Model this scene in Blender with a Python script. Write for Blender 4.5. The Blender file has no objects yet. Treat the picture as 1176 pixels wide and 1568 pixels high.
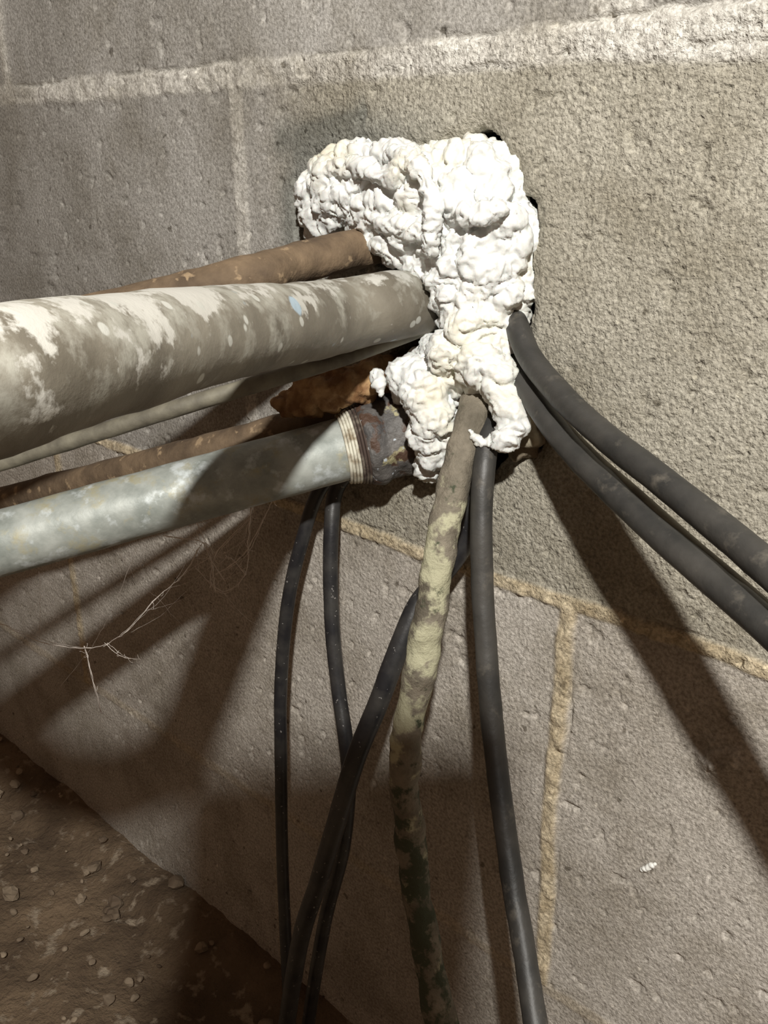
import bpy, bmesh, math, random
import numpy as np
from mathutils import Vector, Matrix, noise as mn
random.seed(4); rng=np.random.RandomState(7)
S=bpy.context.scene
S.view_settings.view_transform='Standard'
# ---------------- camera
CAM=Vector((0,-.2973,.5045)); R=Vector((.7376,.6753,-.0030)); UPV=Vector((-.2383,.2646,.9345)); B=Vector((.6318,-.6886,.3561))
R.normalize(); B=(B-R*B.dot(R)).normalized(); UPV=B.cross(R)
cd=bpy.data.cameras.new('camera'); cam=bpy.data.objects.new('camera',cd); S.collection.objects.link(cam)
m=Matrix((R,UPV,B)).transposed().to_4x4(); m.translation=CAM; cam.matrix_world=m
cd.sensor_fit='HORIZONTAL'; cd.sensor_width=36; cd.lens=36*1416/1176; cd.clip_start=.005; cd.clip_end=20
S.camera=cam
# survey: a bearing measured in the photo + a real stand-off from the wall (metres) -> world point
def U(u,v,y=0.0):
    d=R*(u-588)+UPV*(784-v)-B*1416
    return CAM+d*((y-CAM.y)/d.y)
def UP(L): return [U(*p) for p in L]
# ---------------- helpers
def link(o,parent=None):
    S.collection.objects.link(o)
    if parent: o.parent=parent
    return o
def mesh_obj(name,verts,faces,mat=None,parent=None,smooth=True):
    me=bpy.data.meshes.new(name); me.from_pydata([tuple(v) for v in verts],[],faces); me.update()
    if smooth: me.polygons.foreach_set('use_smooth',[True]*len(me.polygons))
    o=bpy.data.objects.new(name,me); link(o,parent)
    if mat: me.materials.append(mat)
    return o
def vn2(x,y,sc,seed):
    r=np.random.RandomState(seed); N=256; T=r.rand(N,N)*2-1
    X=x*sc+1000.3; Y=y*sc+1000.7
    xi=np.floor(X).astype(int); yi=np.floor(Y).astype(int); fx=X-xi; fy=Y-yi
    fx=fx*fx*(3-2*fx); fy=fy*fy*(3-2*fy)
    a=T[xi%N,yi%N]; b=T[(xi+1)%N,yi%N]; c=T[xi%N,(yi+1)%N]; d=T[(xi+1)%N,(yi+1)%N]
    return (a*(1-fx)+b*fx)*(1-fy)+(c*(1-fx)+d*fx)*fy
def fbm(x,y,sc,seed,o=4):
    s=0;a=1;t=0
    for i in range(o): s=s+a*vn2(x,y,sc*2**i,seed+i); t+=a; a*=.5
    return s/t
def sst(a,b,x):
    t=np.clip((x-a)/(b-a),0,1); return t*t*(3-2*t)
def polysd(px,pz,poly):
    d=np.full(px.shape,1e9); ins=np.zeros(px.shape,bool); n=len(poly)
    for i in range(n):
        ax,az=poly[i]; bx,bz=poly[(i+1)%n]
        ex,ez=bx-ax,bz-az; wx,wz=px-ax,pz-az
        t=np.clip((wx*ex+wz*ez)/(ex*ex+ez*ez+1e-12),0,1)
        d=np.minimum(d,(wx-ex*t)**2+(wz-ez*t)**2)
        c=((az>pz)!=(bz>pz)); 
        with np.errstate(divide='ignore',invalid='ignore'):
            xx=ax+(pz-az)*ex/(ez if abs(ez)>1e-9 else 1e-9)
        ins^=(c&(px<xx))
    d=np.sqrt(d); return np.where(ins,-d,d)
def grid_obj(name,xs,zs,f,mat,attrs=None,flip=False,axis='y'):
    X,Z=np.meshgrid(xs,zs); H,A=f(X,Z)
    nx,nz=len(xs),len(zs); co=np.zeros((nx*nz,3))
    if axis=='y': co[:,0]=X.ravel(); co[:,1]=H.ravel(); co[:,2]=Z.ravel()
    else: co[:,0]=X.ravel(); co[:,1]=Z.ravel(); co[:,2]=H.ravel()
    i=np.arange(nx*nz).reshape(nz,nx)
    q=np.stack([i[:-1,:-1],i[:-1,1:],i[1:,1:],i[1:,:-1]],-1).reshape(-1,4)
    me=bpy.data.meshes.new(name); me.vertices.add(nx*nz); me.vertices.foreach_set('co',co.ravel())
    me.loops.add(q.size); me.polygons.add(len(q)); me.loops.foreach_set('vertex_index',q.ravel())
    me.polygons.foreach_set('loop_start',np.arange(0,q.size,4)); me.polygons.foreach_set('loop_total',np.full(len(q),4))
    me.update(calc_edges=True); me.polygons.foreach_set('use_smooth',[True]*len(q))
    for k,v in A.items():
        at=me.attributes.new(k,'FLOAT','POINT'); at.data.foreach_set('value',np.ascontiguousarray(v.ravel(),dtype=np.float32))
    me.materials.append(mat); o=bpy.data.objects.new(name,me); link(o); return o
def catmull(P,n=14):
    out=[]; Q=[P[0]*2-P[1]]+list(P)+[P[-1]*2-P[-2]]
    for i in range(1,len(Q)-2):
        a,b,c,d=Q[i-1],Q[i],Q[i+1],Q[i+2]
        for k in range(n):
            t=k/n; out.append(.5*((2*b)+(c-a)*t+(2*a-5*b+4*c-d)*t*t+(3*b-a-3*c+d)*t**3))
    out.append(P[-1].copy()); return out
def tube(name,P,rad,mat,parent=None,segs=24,n=14,nz=0.0,nsc=80,flat=1.0,rfun=None,wob=0):
    C=catmull(P,n); V=[];F=[]; N=len(C)
    T=[(C[min(i+1,N-1)]-C[max(i-1,0)]).normalized() for i in range(N)]
    a=Vector((0,0,1)); 
    if abs(T[0].dot(a))>.9: a=Vector((0,1,0))
    nn=(a-T[0]*a.dot(T[0])).normalized()
    for i in range(N):
        nn=(nn-T[i]*nn.dot(T[i])).normalized(); bb=T[i].cross(nn)
        r=rad if not rfun else rfun(i/(N-1))
        c=C[i]
        if wob: c=c+mn.noise_vector(c*25)*wob
        for s in range(segs):
            th=2*math.pi*s/segs; d=nn*math.cos(th)+bb*math.sin(th)*flat
            p=c+d*r
            if nz: p=p+d*nz*(mn.fractal(p*nsc,1,2,3))
            V.append(p)
    for i in range(N-1):
        for s in range(segs):
            F.append((i*segs+s,i*segs+(s+1)%segs,(i+1)*segs+(s+1)%segs,(i+1)*segs+s))
    F.append(tuple(range(segs-1,-1,-1))); F.append(tuple((N-1)*segs+s for s in range(segs)))
    return mesh_obj(name,V,F,mat,parent)
# ---------------- material builder
class M:
    def __init__(s,name,rough=.85):
        s.m=bpy.data.materials.new(name); s.m.use_nodes=True; s.t=s.m.node_tree; s.n=s.t.nodes; s.l=s.t.links
        s.b=s.n['Principled BSDF']; s.b.inputs['Roughness'].default_value=rough
        s.tc=s.n.new('ShaderNodeTexCoord').outputs['Object']
    def noise(s,sc,det=4,rough=.55,vec=None,dist=0):
        n=s.n.new('ShaderNodeTexNoise'); n.inputs['Scale'].default_value=sc; n.inputs['Detail'].default_value=det; n.inputs['Roughness'].default_value=rough; n.inputs['Distortion'].default_value=dist
        s.l.new(vec or s.tc,n.inputs['Vector']); return n.outputs['Fac']
    def vor(s,sc,feat='F1',rand=1):
        n=s.n.new('ShaderNodeTexVoronoi'); n.inputs['Scale'].default_value=sc; n.feature=feat; s.l.new(s.tc,n.inputs['Vector']); return n.outputs['Distance']
    def map(s,sc):
        n=s.n.new('ShaderNodeMapping'); n.inputs['Scale'].default_value=sc; s.l.new(s.tc,n.inputs['Vector']); return n.outputs[0]
    def xyz(s,k):
        n=s.n.new('ShaderNodeSeparateXYZ'); s.l.new(s.tc,n.inputs[0]); return n.outputs[k]
    def ramp(s,f,a,b,ca=(0,0,0,1),cb=(1,1,1,1)):
        n=s.n.new('ShaderNodeValToRGB'); e=n.color_ramp.elements; e[0].position=a;e[1].position=b;e[0].color=ca;e[1].color=cb
        s.l.new(f,n.inputs[0]); return n.outputs[0]
    def mr(s,f,a,b,c=0,d=1):
        n=s.n.new('ShaderNodeMapRange'); n.interpolation_type='SMOOTHSTEP'
        for i,v in enumerate((a,b,c,d)): n.inputs[i+1].default_value=v
        s.l.new(f,n.inputs[0]); return n.outputs[0]
    def mix(s,f,a,b,mode='MIX'):
        n=s.n.new('ShaderNodeMix'); n.data_type='RGBA'; n.blend_type=mode
        for i,v in ((0,f),(6,a),(7,b)):
            if hasattr(v,'links') or hasattr(v,'node'): s.l.new(v,n.inputs[i])
            elif i==0: n.inputs[0].default_value=v
            else: n.inputs[i].default_value=(*v,1) if len(v)==3 else v
        return n.outputs[2]
    def math(s,op,a,b=0.0,clamp=False):
        n=s.n.new('ShaderNodeMath'); n.operation=op; n.use_clamp=clamp
        for i,v in ((0,a),(1,b)):
            if isinstance(v,(int,float)): n.inputs[i].default_value=v
            else: s.l.new(v,n.inputs[i])
        return n.outputs[0]
    def attr(s,name):
        n=s.n.new('ShaderNodeAttribute'); n.attribute_name=name; return n.outputs['Fac']
    def color(s,c): s.l.new(c,s.b.inputs['Base Color'])
    def bump(s,h,dist,st=1,prev=None):
        n=s.n.new('ShaderNodeBump'); n.inputs['Distance'].default_value=dist
        if isinstance(st,(int,float)): n.inputs['Strength'].default_value=st
        else: s.l.new(st,n.inputs['Strength'])
        s.l.new(h,n.inputs['Height'])
        if prev: s.l.new(prev,n.inputs['Normal'])
        s.l.new(n.outputs[0],s.b.inputs['Normal']); return n.outputs[0]
# wall material
w=M('concrete_block',.93)
c=w.mix(w.ramp(w.noise(14,5),.3,.7),(.31,.288,.235),(.39,.367,.308))
pink=w.mix(w.ramp(w.noise(9,4),.3,.7),(.38,.348,.305),(.47,.437,.392))
c=w.mix(w.attr('low'),c,pink)
cool=w.mix(w.ramp(w.noise(6,4,vec=w.map((3,1,.5))),.35,.7),(.295,.28,.255),(.40,.385,.36))
c=w.mix(w.attr('smooth'),c,cool)
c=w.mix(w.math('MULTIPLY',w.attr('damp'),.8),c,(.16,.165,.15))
mort=w.mix(w.ramp(w.noise(60,5),.35,.7),(.45,.43,.39),(.62,.60,.55))
c=w.mix(w.attr('mort'),c,mort)
beige=w.mix(w.ramp(w.noise(120,4),.3,.7),(.42,.34,.22),(.58,.50,.36))
c=w.mix(w.attr('beige'),c,beige)
st=w.ramp(w.noise(16,6,.7),.38,.55,(.74,.72,.68,1),(1.03,1.03,1.03,1)); c=w.mix(1,c,st,'MULTIPLY')
gr=w.ramp(w.noise(650,3,.6),.36,.62,(.66,.65,.63,1),(1.2,1.2,1.2,1))
c=w.mix(1,c,gr,'MULTIPLY')
sp=w.ramp(w.noise(150,3,.5),.28,.34,(.42,.40,.37,1),(1,1,1,1)); c=w.mix(1,c,sp,'MULTIPLY')
lt=w.ramp(w.noise(240,3,.5),.65,.71,(1,1,1,1),(1.3,1.3,1.28,1)); c=w.mix(1,c,lt,'MULTIPLY')
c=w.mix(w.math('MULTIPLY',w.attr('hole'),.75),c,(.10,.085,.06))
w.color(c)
rg=w.attr('rough')
b1=w.bump(w.noise(560,3,.55),.0014,rg)
b2=w.bump(w.noise(1500,2),.0005,.6,b1)
w.bump(w.ramp(w.vor(210),.10,.30),.0009,w.math('MULTIPLY',rg,.5),b2)
WALL=w.m
hole_px=[(560,222),(620,232),(700,220),(735,196),(758,210),(772,240),(790,262),(790,300),(812,315),(822,350),(810,400),(808,470),(800,520),(800,580),(815,615),(832,650),(822,692),(775,700),(745,740),(640,735),(575,700),(590,560),(620,480),(560,400),(460,374),(456,300),(482,250)]
hole=[(U(a,b).x,U(a,b).z) for a,b in hole_px]
ZJ=[.5405,.3373,.1341,.7437]
div=U(1105,1165); 
def wallf(X,Z):
    e=fbm(X,Z,60,11,3); j=fbm(X,Z,18,3,3)
    top=np.zeros_like(X); low=np.zeros_like(X); H=np.zeros_like(X)
    zc=Z-(ZJ[0]+.0015*j)
    wid=.0052+.0014*e+.003*sst(-.25,-.1,X)
    m0=1-sst(wid-.0015,wid+.0022,np.abs(zc))
    top=np.maximum(top,m0)
    z3=1-sst(.0045,.0065,np.abs(Z-ZJ[3]+.001*e)); top=np.maximum(top,z3)
    def vj(xc,z0,z1,wd): 
        return (1-sst(wd-.0012,wd+.0014,np.abs(X-xc-.0015*j+.0012*e)))*((Z>z0)&(Z<z1))
    for k in range(-3,4): top=np.maximum(top,vj(-.172+.4064*k,ZJ[0],ZJ[3],.010 if k==0 else .005))
    vt=np.zeros_like(X)
    for k in range(-3,4): vt=np.maximum(vt,vj(-.365+.4064*k,ZJ[1],ZJ[0],.0045))
    low=np.maximum(low,1-sst(.0022,.0040,np.abs(Z-ZJ[1]+.0012*e+.002*j)))
    low=np.maximum(low,.35*(1-sst(.0022,.0045,np.abs(Z-ZJ[2]+.0012*e+.002*j))))
    for k in range(-3,4):
        low=np.maximum(low,vj(-.172+.4064*k,ZJ[2],ZJ[1],.0036)); low=np.maximum(low,.25*vj(-.365+.4064*k,-.1,ZJ[2],.0035))
    ck=np.exp(-((Z-(ZJ[0]+wid+.001*e))/.0008)**2)*sst(.05,.35,fbm(X,Z,35,77,2)+.2)
    ck2=np.exp(-((Z-(ZJ[0]-.004-.003*e))/.0009)**2)*sst(.1,.3,fbm(X,Z,30,78,2))*sst(-.3,-.2,X)
    H-=top*(.0006+.0012*fbm(X,Z,140,5,3)); H-=vt*(.0003+.0009*fbm(X,Z,140,5,3))
    H-=low*(.0010+.0016*fbm(X,Z,160,6,3))
    ck3=np.exp(-((X-(-.172+.0042+.0015*j+.001*e))/.0006)**2)*((Z<ZJ[1])&(Z>ZJ[2]))*sst(-.1,.2,fbm(X,Z,35,79,2))
    ck4=np.exp(-((Z-(ZJ[1]+.0036-.0012*e-.002*j))/.0006)**2)*sst(-.05,.2,fbm(X,Z,35,80,2))
    H+=.0022*ck+.0025*ck2+.002*ck3+.0014*ck4
    H+=.0004*j+.0003*fbm(X,Z,220,9,2)
    pn=fbm(X,Z,170,91,2); H+=.0012*sst(.50,.68,pn)
    dd=np.hypot(X-div.x,Z-div.z)+.003*e
    H-=.004*np.exp(-(dd/.008)**2)*(1+fbm(X,Z,250,8,2)); H+=.004*np.exp(-(np.hypot(X-div.x+.008,Z-div.z-.003)/.004)**2)
    sd=polysd(X,Z,hole)+.003*fbm(X,Z,90,21,3)
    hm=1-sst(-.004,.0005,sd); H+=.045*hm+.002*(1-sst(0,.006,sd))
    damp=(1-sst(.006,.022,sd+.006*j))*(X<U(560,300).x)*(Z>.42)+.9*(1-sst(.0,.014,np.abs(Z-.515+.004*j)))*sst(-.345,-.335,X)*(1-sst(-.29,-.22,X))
    belowj=1-sst(ZJ[1]-.003,ZJ[1],Z)
    sm=np.maximum(sst(ZJ[0]+.002,ZJ[0]+.006,Z),1-sst(-.345,-.30,X+.01*j)); sm=sm*(1-belowj)
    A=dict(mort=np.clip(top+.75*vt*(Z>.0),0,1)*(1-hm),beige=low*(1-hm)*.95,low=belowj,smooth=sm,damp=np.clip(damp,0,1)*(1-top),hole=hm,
           rough=np.clip(.95-.6*sm-.40*belowj+.1*top,.15,1))
    return H,A
xs=np.concatenate([np.arange(-1.6,-.55,.004),np.arange(-.55,.02,.001),np.arange(.02,.9,.005)])
zs=np.concatenate([np.arange(-.02,.1,.003),np.arange(.1,.6,.001),np.arange(.6,1.1,.006)])
grid_obj('wall_back',xs,zs,wallf,WALL)
# floor
fm=M('dirt',.95)
c=fm.mix(fm.ramp(fm.noise(16,6),.35,.65),(.11,.073,.043),(.24,.17,.105))
c=fm.mix(fm.ramp(fm.noise(90,5),.58,.68),c,(.36,.29,.21)); fm.color(c)
fm.bump(fm.noise(150,6,.65),.006,1)
def floorf(X,Y):
    H=.006*fbm(X,Y,12,31,5)+.004*fbm(X,Y,70,33,4)+.012*np.exp(-(Y/.03)**2)-.006
    return H,{}
grid_obj('floor',np.arange(-1.6,.9,.005),np.arange(-1.2,.02,.005),floorf,fm.m,axis='z')
gm=M('pebble',.9); gm.color(gm.mix(gm.ramp(gm.noise(30,3),.4,.65),(.12,.085,.055),(.34,.27,.19)))
bm=bmesh.new()
for i in range(560):
    x=random.uniform(-.85,-.1);y=random.uniform(-.5,-.005); r=random.choice([.0015,.002,.003,.003,.005])*random.uniform(.7,1.2)
    g=bmesh.ops.create_icosphere(bm,subdivisions=2,radius=r)
    sc=Vector((random.uniform(.7,1.4),random.uniform(.7,1.3),random.uniform(.5,.9)))
    for v in g['verts']: v.co=Vector((v.co.x*sc.x,v.co.y*sc.y,v.co.z*sc.z))+mn.noise_vector(v.co*300+Vector((i,0,0)))*r*.4+Vector((x,y,r*.2-.002+.012*math.exp(-(y/.03)**2)))
me=bpy.data.meshes.new('gravel'); bm.to_mesh(me); me.materials.append(gm.m); link(bpy.data.objects.new('gravel',me))
# ---------------- pipes
pm=M('painted_pipe_surface',.6)
base=pm.mix(pm.ramp(pm.noise(40,5),.35,.65),(.12,.105,.08),(.22,.20,.16))
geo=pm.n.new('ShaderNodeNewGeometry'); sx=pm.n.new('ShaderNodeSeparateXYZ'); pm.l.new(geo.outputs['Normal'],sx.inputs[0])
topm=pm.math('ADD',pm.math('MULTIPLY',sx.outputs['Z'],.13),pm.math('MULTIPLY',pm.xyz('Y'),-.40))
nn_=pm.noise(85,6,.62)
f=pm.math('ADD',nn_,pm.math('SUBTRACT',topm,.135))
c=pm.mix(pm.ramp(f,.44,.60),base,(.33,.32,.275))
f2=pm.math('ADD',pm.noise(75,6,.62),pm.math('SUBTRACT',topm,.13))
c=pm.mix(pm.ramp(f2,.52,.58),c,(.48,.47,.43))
c=pm.mix(pm.ramp(pm.noise(48,2),.70,.72),c,(.34,.43,.50))
c=pm.mix(pm.ramp(pm.vor(90),.12,.16,(1,1,1,1),(0,0,0,1)),c,(.46,.46,.42))
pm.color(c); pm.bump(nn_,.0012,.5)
big=UP([(668,466,.012),(590,470,-.025),(500,488,-.0586),(300,518,-.146),(0,580,-.221)])
big+=[Vector((-.166,-.243,.468)),Vector((-.185,-.262,.469)),Vector((-.24,-.27,.470)),Vector((-.5,-.27,.472)),Vector((-.9,-.27,.474))]  # unseen elbow, added out of view to steer the pipe's shadow left
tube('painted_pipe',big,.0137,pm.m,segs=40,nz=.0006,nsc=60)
gcm=M('dusty_cable',.7); gcm.color(gcm.mix(gcm.ramp(gcm.noise(90,4),.35,.65),(.09,.08,.06),(.19,.175,.13))); gcm.bump(gcm.noise(400,3),.0004,.5)
def ext(P,k=1.0): P.append(P[-1]+(P[-1]-P[-2])*k); return P
tube('grounding_cable',ext(UP([(682,476,.012),(650,500,-.006),(600,520,-.022),(500,556,-.045),(300,616,-.09),(0,710,-.14)])),.0033,gcm.m,segs=16,nz=.0003)
rm=M('rusted_iron',.85)
c=rm.mix(rm.ramp(rm.noise(60,6),.35,.65),(.075,.05,.03),(.18,.125,.075)); c=rm.mix(rm.ramp(rm.noise(140,3),.62,.68),c,(.28,.20,.12))
rm.color(c); rm.bump(rm.noise(200,5),.0012,.8)
tube('rusty_pipe',ext(UP([(600,368,.015),(555,380,-.008),(450,405,-.045),(350,432,-.075),(0,520,-.14)])),.0080,rm.m,segs=24,nz=.0010)
tube('rusty_pipe.001',ext(UP([(640,590,.01),(560,625,-.004),(300,695,-.045),(0,768,-.080)])),.0082,rm.m,segs=24,nz=.0008)
# steel conduit
em=bpy.data.objects.new('steel_conduit',None); link(em)
cm=M('galvanised_steel',.5); cm.b.inputs['Metallic'].default_value=.1
c=cm.mix(cm.ramp(cm.noise(70,6,.6),.35,.65),(.21,.23,.21),(.38,.40,.37)); c=cm.mix(cm.ramp(cm.noise(75,6,.65),.53,.66),c,(.33,.31,.21)); c=cm.mix(cm.ramp(cm.noise(110,5,.6),.55,.68),c,(.50,.54,.54))
cm.color(c); cm.bump(cm.noise(150,5),.0006,.5)
P0=U(645,655,.004); P1=U(0,832,-.145); D=(P1-P0)
tube('pipe',[P0+D*.15,P0+D*.5,P1,P1+D*1.2],.0137,cm.m,em,segs=40,nz=.0003)
km=M('corroded_coupling',.6)
c=km.mix(km.ramp(km.noise(60,5),.4,.6),(.050,.047,.046),(.14,.13,.12)); c=km.mix(km.ramp(km.noise(65,4),.57,.60),c,(.34,.31,.18)); c=km.mix(km.ramp(km.noise(110,4),.52,.58),c,(.065,.035,.022)); c=km.mix(km.ramp(km.noise(260,3),.66,.69),c,(.42,.46,.5))
km.color(c); km.bump(km.noise(160,5),.0018,1)
def krf(t):
    r=.0186
    if t>.70: r=.0180+.0014*math.sin((t-.7)/.3*math.pi)
    if t>.97: r=.0165
    if t<.04: r=.017
    return r
tube('coupling',[P0+D*t for t in (-.05,.03,.09,.155)],.0165,km.m,em,segs=48,nz=.0012,nsc=120,n=20,rfun=krf)
ym=M('thread_tape',.7); ym.color(ym.mix(ym.ramp(ym.noise(130,4),.38,.55),(.25,.20,.13),(.62,.60,.50)))
yr=M('rusty_thread',.8); yr.color(yr.mix(yr.ramp(yr.noise(130,4),.45,.62),(.05,.032,.024),(.22,.19,.15)))
for i in range(7):
    c0=P0+D*(.150+.0072*i); bmv=[];F=[]
    t=D.normalized(); n1=t.orthogonal().normalized(); n2=t.cross(n1); NS=64;MS=8; rr=.0172-.00045*i
    for a in range(NS):
        th=2*math.pi*a/NS; d=n1*math.cos(th)+n2*math.sin(th); wv=.0006*mn.noise(d*2+Vector((i*.3,0,0)))
        for b in range(MS):
            ph=2*math.pi*b/MS; bmv.append(c0+d*(rr+wv+.0008*math.cos(ph))+t*(.0007*math.sin(ph)+.0008*math.sin(th)))
    for a in range(NS):
        for b in range(MS): F.append((a*MS+b,((a+1)%NS)*MS+b,((a+1)%NS)*MS+(b+1)%MS,a*MS+(b+1)%MS))
    mesh_obj('thread_ring_%d'%(i+1),bmv,F,ym.m if i>2 else yr.m,em)
# ---------------- cables
bk=M('black_rubber',.4); c=bk.mix(bk.ramp(bk.noise(70,5),.4,.7),(.014,.014,.016),(.045,.043,.04)); c=bk.mix(bk.ramp(bk.noise(420,2),.68,.72),c,(.22,.21,.20)); bk.color(c); bk.bump(bk.noise(300,3),.0003,.5)
gk=M('dark_cable_sheath',.5); c=gk.mix(gk.ramp(gk.noise(50,5),.35,.7),(.022,.022,.021),(.060,.056,.05)); c=gk.mix(gk.ramp(gk.noise(120,5,.65),.58,.74),c,(.10,.09,.075)); gk.color(c); gk.bump(gk.noise(250,4),.0005,.5)
tube('black_cable',UP([(770,585,.015),(756,620,-.004),(743,700,-.022),(737,800,-.030),(739,900,-.034),(745,1000,-.038),(753,1100,-.042),(767,1220,-.05),(785,1350,-.06),(802,1450,-.07),(825,1600,-.085),(850,1750,-.1)]),.0044,gk.m,segs=20,nz=.0003)
tube('black_cable.001',UP([(600,650,.012),(560,700,-.005),(495,742,-.012),(462,830,-.02),(440,930,-.024),(430,1050,-.026),(430,1150,-.028),(432,1300,-.032),(438,1450,-.04),(446,1600,-.05)]),.0034,bk.m,segs=18,nz=.0001)
tube('black_cable.002',UP([(610,650,.012),(580,690,-.002),(520,740,-.012),(507,820,-.02),(508,950,-.026),(519,1060,-.03),(529,1130,-.034),(534,1200,-.036),(525,1300,-.04),(500,1400,-.045),(482,1500,-.05),(465,1620,-.055)]),.0036,bk.m,segs=18,nz=.0001)
tube('black_cable.003',UP([(735,640,.01),(724,750,-.010),(710,830,-.014),(672,885,-.020),(638,930,-.03),(608,1000,-.04),(578,1080,-.048),(545,1160,-.056),(515,1260,-.06),(488,1350,-.062),(460,1440,-.065),(438,1580,-.07),(430,1700,-.07)]),.0045,bk.m,segs=20,nz=.0001)
tube('grey_cable',ext(UP([(770,470,.02),(788,492,.0),(812,548,-.010),(860,607,-.022),(922,665,-.036),(1000,726,-.050),(1090,798,-.062),(1176,870,-.074),(1300,980,-.088),(1450,1120,-.10)]),4),.0046,gk.m,segs=24,nz=.0002)
tube('grey_cable.001',ext(UP([(775,510,.02),(790,560,-.002),(822,618,-.014),(872,685,-.026),(935,748,-.040),(1003,812,-.052),(1085,882,-.064),(1176,960,-.076),(1300,1072,-.088),(1450,1215,-.10)]),4),.0046,gk.m,segs=24,nz=.0002)
tube('grey_cable.002',ext(UP([(780,500,.02),(802,560,-.002),(845,628,-.014),(905,694,-.028),(975,756,-.043),(1060,832,-.056),(1140,900,-.067),(1290,1030,-.082),(1450,1180,-.094)]),4),.0018,gcm.m,segs=14)
# hose
h=M('weathered_hose',.8); z=h.xyz('Z')
c=h.mix(h.ramp(h.noise(70,6,.62),.35,.65),(.105,.09,.065),(.24,.208,.158))
band=h.math('MULTIPLY',h.mr(z,.265,.30),h.mr(z,.41,.36))
f=h.math('ADD',h.noise(60,6,.62),h.math('MULTIPLY',band,.14))
c=h.mix(h.ramp(f,.585,.65),c,(.40,.385,.26))
ms=h.math('ADD',h.noise(110,6,.65),h.math('MULTIPLY',h.mr(z,.29,.24),.17))
c=h.mix(h.ramp(ms,.60,.68),c,(.048,.056,.03))
h.color(c); h.bump(h.noise(150,6,.65),.0022,.9)
tube('weathered_hose',UP([(740,570,.01),(728,622,-.012),(706,700,-.026),(686,780,-.036),(668,880,-.044),(655,960,-.048),(640,1040,-.051),(626,1120,-.054),(620,1200,-.054),(630,1300,-.054),(642,1400,-.058),(662,1500,-.062),(690,1620,-.07),(730,1750,-.08)]),.0064,h.m,segs=26,nz=.0015,nsc=75)
# ---------------- foam
fo=M('foam',.6); c=fo.mix(fo.ramp(fo.noise(28,3),.5,.72),(.68,.69,.67),(.70,.67,.55)); fo.color(c)
fo.b.inputs['Subsurface Weight'].default_value=.12; fo.b.inputs['Subsurface Scale'].default_value=.002
fo.bump(fo.noise(330,4),.0006,.5)
fpx=[(484,236),(508,222),(545,216),(600,218),(640,224),(700,213),(740,211),(759,240),(775,275),(774,310),(797,324),(804,350),(793,400),(793,476),(774,488),(770,520),(780,560),(776,590),(755,612),(705,608),(697,650),(690,700),(670,722),(645,722),(638,690),(632,640),(607,602),(600,575),(640,532),(672,500),(655,450),(630,425),(570,395),(545,350),(510,365),(457,372),(457,330),(454,290),(472,257)]
fpoly=[(U(a,b,-.008).x,U(a,b,-.008).z) for a,b in fpx]
bm=bmesh.new()
def blob(p,r):
    g=bmesh.ops.create_icosphere(bm,subdivisions=2,radius=r)
    for v in g['verts']: v.co+=p
fx=[p[0] for p in fpoly]; fz=[p[1] for p in fpoly]
gx,gz=np.meshgrid(np.arange(min(fx),max(fx),.0042),np.arange(min(fz),max(fz),.0042))
gx=gx+rng.uniform(-.0018,.0018,gx.shape); gz=gz+rng.uniform(-.0018,.0018,gz.shape)
sd=polysd(gx,gz,fpoly)
for x,z,s in zip(gx.ravel(),gz.ravel(),sd.ravel()):
    if s<-.0030:
        r=min(random.uniform(.0038,.0068),-s+.001)
        y=-.003-.007*min(-s,.016)/.016+random.uniform(-.003,.0015)+.003*mn.noise(Vector((x*60,z*60,0)))
        blob(Vector((x,y,z)),r); blob(Vector((x,.004,z)),.0055)
def bead(L,r0,r1=None,y=None):
    P=catmull(UP(L),8); N=len(P)
    for i,p in enumerate(P): blob(p,r0+((r1 or r0)-r0)*i/(N-1))
bead([(600,238,-.014),(635,250,-.020),(655,285,-.023),(663,330,-.023),(656,385,-.022)],.0032,.0026)
bead([(480,290,-.009),(500,262,-.013),(550,256,-.017),(600,270,-.019),(630,240,-.017)],.0036)
bead([(560,330,-.012),(600,345,-.017),(640,352,-.019)],.0036)
bead([(690,300,-.017),(720,330,-.019),(760,320,-.016)],.0036)
bead([(765,590,-.012),(775,620,-.016),(785,650,-.018),(772,674,-.02)],.0062,.005)
bead([(772,676,-.020),(750,676,-.022),(728,668,-.024),(720,661,-.024)],.0022,.0008)
bead([(750,676,-.022),(736,680,-.024),(728,680,-.024)],.0015,.0007)
bead([(575,575,-.03),(580,590,-.032),(584,604,-.032)],.0028,.0008)
for (u,v,y,r) in [(625,575,-.016,.009),(650,600,-.018,.010),(665,640,-.018,.009),(665,690,-.014,.008),(655,715,-.010,.006),(690,540,-.014,.009),(735,560,-.014,.009),(762,575,-.013,.008),(715,500,-.013,.008),(640,580,-.016,.009),(660,665,-.016,.009)]: blob(U(u,v,y),r)
me=bpy.data.meshes.new('foam_raw'); bm.to_mesh(me); tmp=bpy.data.objects.new('foam_raw',me); link(tmp)
md=tmp.modifiers.new('r','REMESH'); md.mode='VOXEL'; md.voxel_size=.00075
bpy.context.view_layer.update(); dg=bpy.context.evaluated_depsgraph_get()
fm2=bpy.data.meshes.new_from_object(tmp.evaluated_get(dg)); bpy.data.objects.remove(tmp)
bm=bmesh.new(); bm.from_mesh(fm2)
for _ in range(5): bmesh.ops.smooth_vert(bm,verts=bm.verts,factor=.5,use_axis_x=True,use_axis_y=True,use_axis_z=True)
bm.normal_update()
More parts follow.
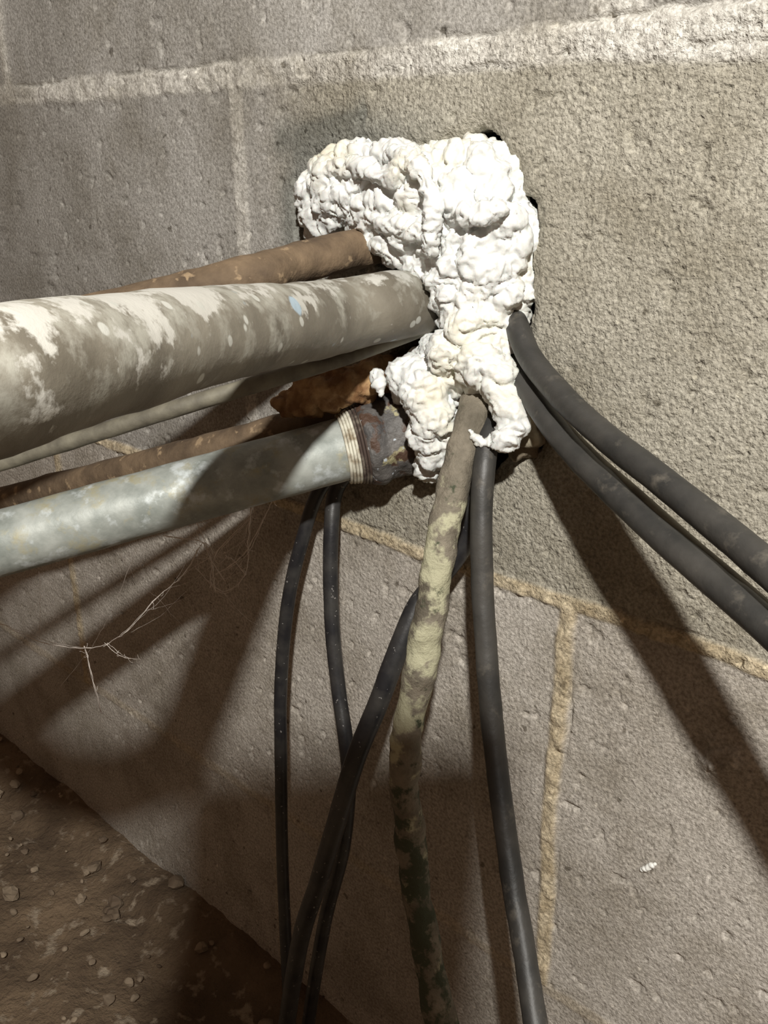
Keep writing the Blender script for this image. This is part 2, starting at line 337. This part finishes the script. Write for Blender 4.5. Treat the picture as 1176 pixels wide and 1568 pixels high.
for v in bm.verts:
    p=v.co.copy(); q=p+mn.noise_vector(p*90)*.006+mn.noise_vector(p*260)*.0014
    d1=mn.voronoi(Vector((q.x,q.y,q.z*1.5))*110)[0][0]
    hh=.0020*(.5-d1*d1*1.5)+.0026*(.22-abs(mn.noise(q*220)))+.0014*(.25-abs(mn.noise(q*480)))
    v.co+=v.normal*(hh+.0005)
bm.to_mesh(fm2); fm2.materials.clear(); fm2.materials.append(fo.m); fm2.polygons.foreach_set('use_smooth',[True]*len(fm2.polygons)); fm2.name='expanding_foam'
link(bpy.data.objects.new('expanding_foam',fm2))
def lump(name,pts,mat,amp,sc,vox=.0012):
    bm=bmesh.new()
    for (u,v,y,r) in pts:
        g=bmesh.ops.create_icosphere(bm,subdivisions=3,radius=r); p=U(u,v,y)
        for q in g['verts']: q.co+=p
    me=bpy.data.meshes.new(name); bm.to_mesh(me); t=bpy.data.objects.new(name+'_t',me); link(t)
    md=t.modifiers.new('r','REMESH'); md.mode='VOXEL'; md.voxel_size=vox
    bpy.context.view_layer.update(); dg=bpy.context.evaluated_depsgraph_get()
    m2=bpy.data.meshes.new_from_object(t.evaluated_get(dg)); bpy.data.objects.remove(t)
    bm=bmesh.new(); bm.from_mesh(m2); bm.normal_update()
    for v in bm.verts: v.co+=v.normal*amp*mn.fractal(v.co*sc,1,2,3)
    bm.to_mesh(m2); m2.materials.clear(); m2.materials.append(mat); m2.name=name
    m2.polygons.foreach_set('use_smooth',[True]*len(m2.polygons)); link(bpy.data.objects.new(name,m2))
om=M('aged_foam',.8); om.color(om.mix(om.ramp(om.noise(120,5),.4,.65),(.18,.09,.035),(.45,.29,.14))); om.bump(om.noise(300,4),.001,.8)
lump('aged_foam_lump',[(445,618,-.034,.007),(470,608,-.032,.009),(500,596,-.028,.009),(530,588,-.024,.009),(560,582,-.017,.009),(585,578,-.006,.009),(600,575,.004,.010)],om.m,.004,130)
mm=M('mortar_rubble',.95); mm.color(mm.mix(mm.ramp(mm.noise(90,5),.4,.65),(.16,.13,.09),(.34,.30,.22))); mm.bump(mm.noise(300,4),.001,.8)
lump('mortar_chunk',[(808,640,-.002,.006),(812,665,-.002,.006),(800,680,.000,.006),(806,650,.010,.008)],mm.m,.003,150)
ch=M('foam_chip',.6); ch.color(ch.mix(ch.noise(100),(.8,.8,.76),(.7,.7,.66)))
lump('foam_chip',[(984,1332,-.0008,.0010),(988,1330,-.001,.0013),(993,1328,-.001,.0014),(998,1325,-.001,.0012),(1003,1323,-.0008,.0008)],ch.m,.0004,400,.0003)
# cobweb
cw=M('spider_silk',.6); cw.color(cw.mix(cw.noise(300),(.65,.58,.52),(.8,.74,.68)))
V=[];F=[]
def strand(L,r=.00024,world=False):
    P=catmull(L if world else UP(L),8)
    for i,p in enumerate(P):
        p=p+mn.noise_vector(p*400)*.0006
        rr=r*(.5+1.8*abs(mn.noise(p*600)))
        b=len(V)
        for s in range(4):
            a=math.pi/2*s; V.append(p+Vector((math.cos(a)*.7,math.cos(a)*.7,math.sin(a)))*rr)
        if i:
            for s in range(4): F.append((b-4+s,b-4+(s+1)%4,b+(s+1)%4,b+s))
main=[[(0,955,-.09),(70,985,-.085),(140,992,-.08),(190,970,-.078),(240,915,-.07),(280,880,-.065),(310,830,-.06)],
 [(130,990,-.08),(140,1030,-.08),(155,1090,-.08)],[(385,775,-.06),(380,830,-.055),(375,880,-.055),(340,905,-.05),(300,870,-.05)],
 [(310,830,-.06),(325,860,-.058),(345,890,-.056)],[(160,985,-.08),(185,1005,-.08),(215,1010,-.08)],[(250,820,-.06),(310,830,-.06),(330,850,-.055)],[(375,880,-.055),(360,860,-.055),(345,850,-.05)],
 [(385,790,-.058),(330,850,-.056),(322,900,-.055)],[(300,800,-.06),(322,850,-.057),(330,905,-.055)],
 [(420,760,-.055),(400,800,-.055),(372,850,-.055),(330,880,-.055)]]
allp=[]
for L in main:
    strand(L); W=UP(L)
    strand([p+Vector([random.uniform(-.0012,.0012) for _ in range(3)]) for p in W],.00012,True)
    C=catmull(W,8); allp+=C
    for k in range(5):
        p=random.choice(C); d=Vector([random.uniform(-1,1) for _ in range(3)]).normalized()*random.uniform(.002,.005)
        strand([p,p+d*.5+Vector((0,0,-.0006)),p+d],.00011,True)
k=0
while k<12:
    a=random.choice(allp); b=random.choice(allp); dd=(a-b).length
    if .03<dd<.09:
        m_=(a+b)/2+Vector((0,0,-dd*.08)); strand([a,m_,b],.00007,True); k+=1
for (a,b) in [((140,992,-.08),(210,838,-.118)),((240,915,-.07),(180,845,-.122)),((310,830,-.06),(300,808,-.095)),((280,880,-.065),(390,782,-.075)),((60,980,-.086),(60,875,-.14)),((140,992,-.08),(60,1080,0)),((155,1090,-.08),(240,1150,0)),((340,905,-.05),(400,960,0)),((240,915,-.07),(330,1000,0))]:
    A_=U(*a);B_=U(*b); strand([A_,(A_+B_)/2+Vector((0,0,-.003)),B_],.00009,True)
mesh_obj('cobweb',V,F,cw.m)
# ---------------- smartphone on a small tripod (behind the camera; casts the square-cornered shadow low on the wall)
ph=bpy.data.objects.new('smartphone_tripod',None); link(ph)
pmtx=Matrix((R,UPV,B)).transposed().to_4x4()
tilt=Matrix.Rotation(math.radians(-5),4,'Z')
pmtx=Matrix.Translation(CAM+R*(-.0182)+UPV*(.0062)+B*.0150)@pmtx@tilt
pk=M('phone_case',.5); pk.color(pk.mix(pk.noise(50),(.03,.03,.035),(.05,.05,.055)))
gl=M('phone_glass',.1); gl.color(gl.mix(gl.noise(50),(.01,.01,.012),(.015,.015,.02)))
def rslab(name,wd,ht,th,rad,mat,off):
    bm=bmesh.new(); pts=[]
    for cx,cy,a0 in ((wd/2-rad,ht/2-rad,0),(-wd/2+rad,ht/2-rad,90),(-wd/2+rad,-ht/2+rad,180),(wd/2-rad,-ht/2+rad,270)):
        for k in range(9):
            a=math.radians(a0+k*90/8); pts.append((cx+rad*math.cos(a),cy+rad*math.sin(a)))
    vs=[bm.verts.new((x+off[0],y+off[1],off[2]-th/2)) for x,y in pts]; f=bm.faces.new(vs)
    g=bmesh.ops.extrude_face_region(bm,geom=[f])
    for v in g['geom']:
        if isinstance(v,bmesh.types.BMVert): v.co.z+=th
    bmesh.ops.recalc_face_normals(bm,faces=bm.faces)
    bmesh.ops.bevel(bm,geom=[e for e in bm.edges if abs(e.verts[0].co.z-e.verts[1].co.z)<1e-6],offset=th*.25,segments=3,affect='EDGES')
    me=bpy.data.meshes.new(name); bm.to_mesh(me); me.materials.append(mat); o=bpy.data.objects.new(name,me); link(o,ph); o.matrix_world=pmtx
rslab('phone_body',.078,.158,.008,.009,pk.m,(0,0,0))
rslab('camera_bump',.034,.034,.002,.008,gl.m,(.0182,-.0062,-.005))
rslab('screen',.072,.150,.0006,.009,gl.m,(0,0,.0042))
hb=pmtx@Vector((0,-.084,.002)); hub=Vector((hb.x,hb.y,.30))
rslab('clamp',.03,.014,.018,.004,pk.m,(0,-.082,0))
tube('centre_post',[hb,(hb+hub)/2,hub],.006,pk.m,ph)
for i,a in enumerate((-100,20,140)):
    d=Vector((math.cos(math.radians(a)),math.sin(math.radians(a)),0)); ft=Vector((hub.x,hub.y,.0))+d*.13
    tube('leg_%d'%(i+1),[hub+Vector((0,0,.005)),(hub+ft)/2,ft],.005,pk.m,ph,segs=12)
# ---------------- light
l=bpy.data.lights.new('work_lamp','POINT'); l.energy=36; l.shadow_soft_size=.014; l.color=(1,.972,.915); o=bpy.data.objects.new('work_lamp',l); o.location=(.18,-.49,.855); link(o)
wd=bpy.data.worlds.new('world'); S.world=wd; wd.use_nodes=True; wd.node_tree.nodes['Background'].inputs[0].default_value=(1,.64,.42,1); wd.node_tree.nodes['Background'].inputs[1].default_value=.125
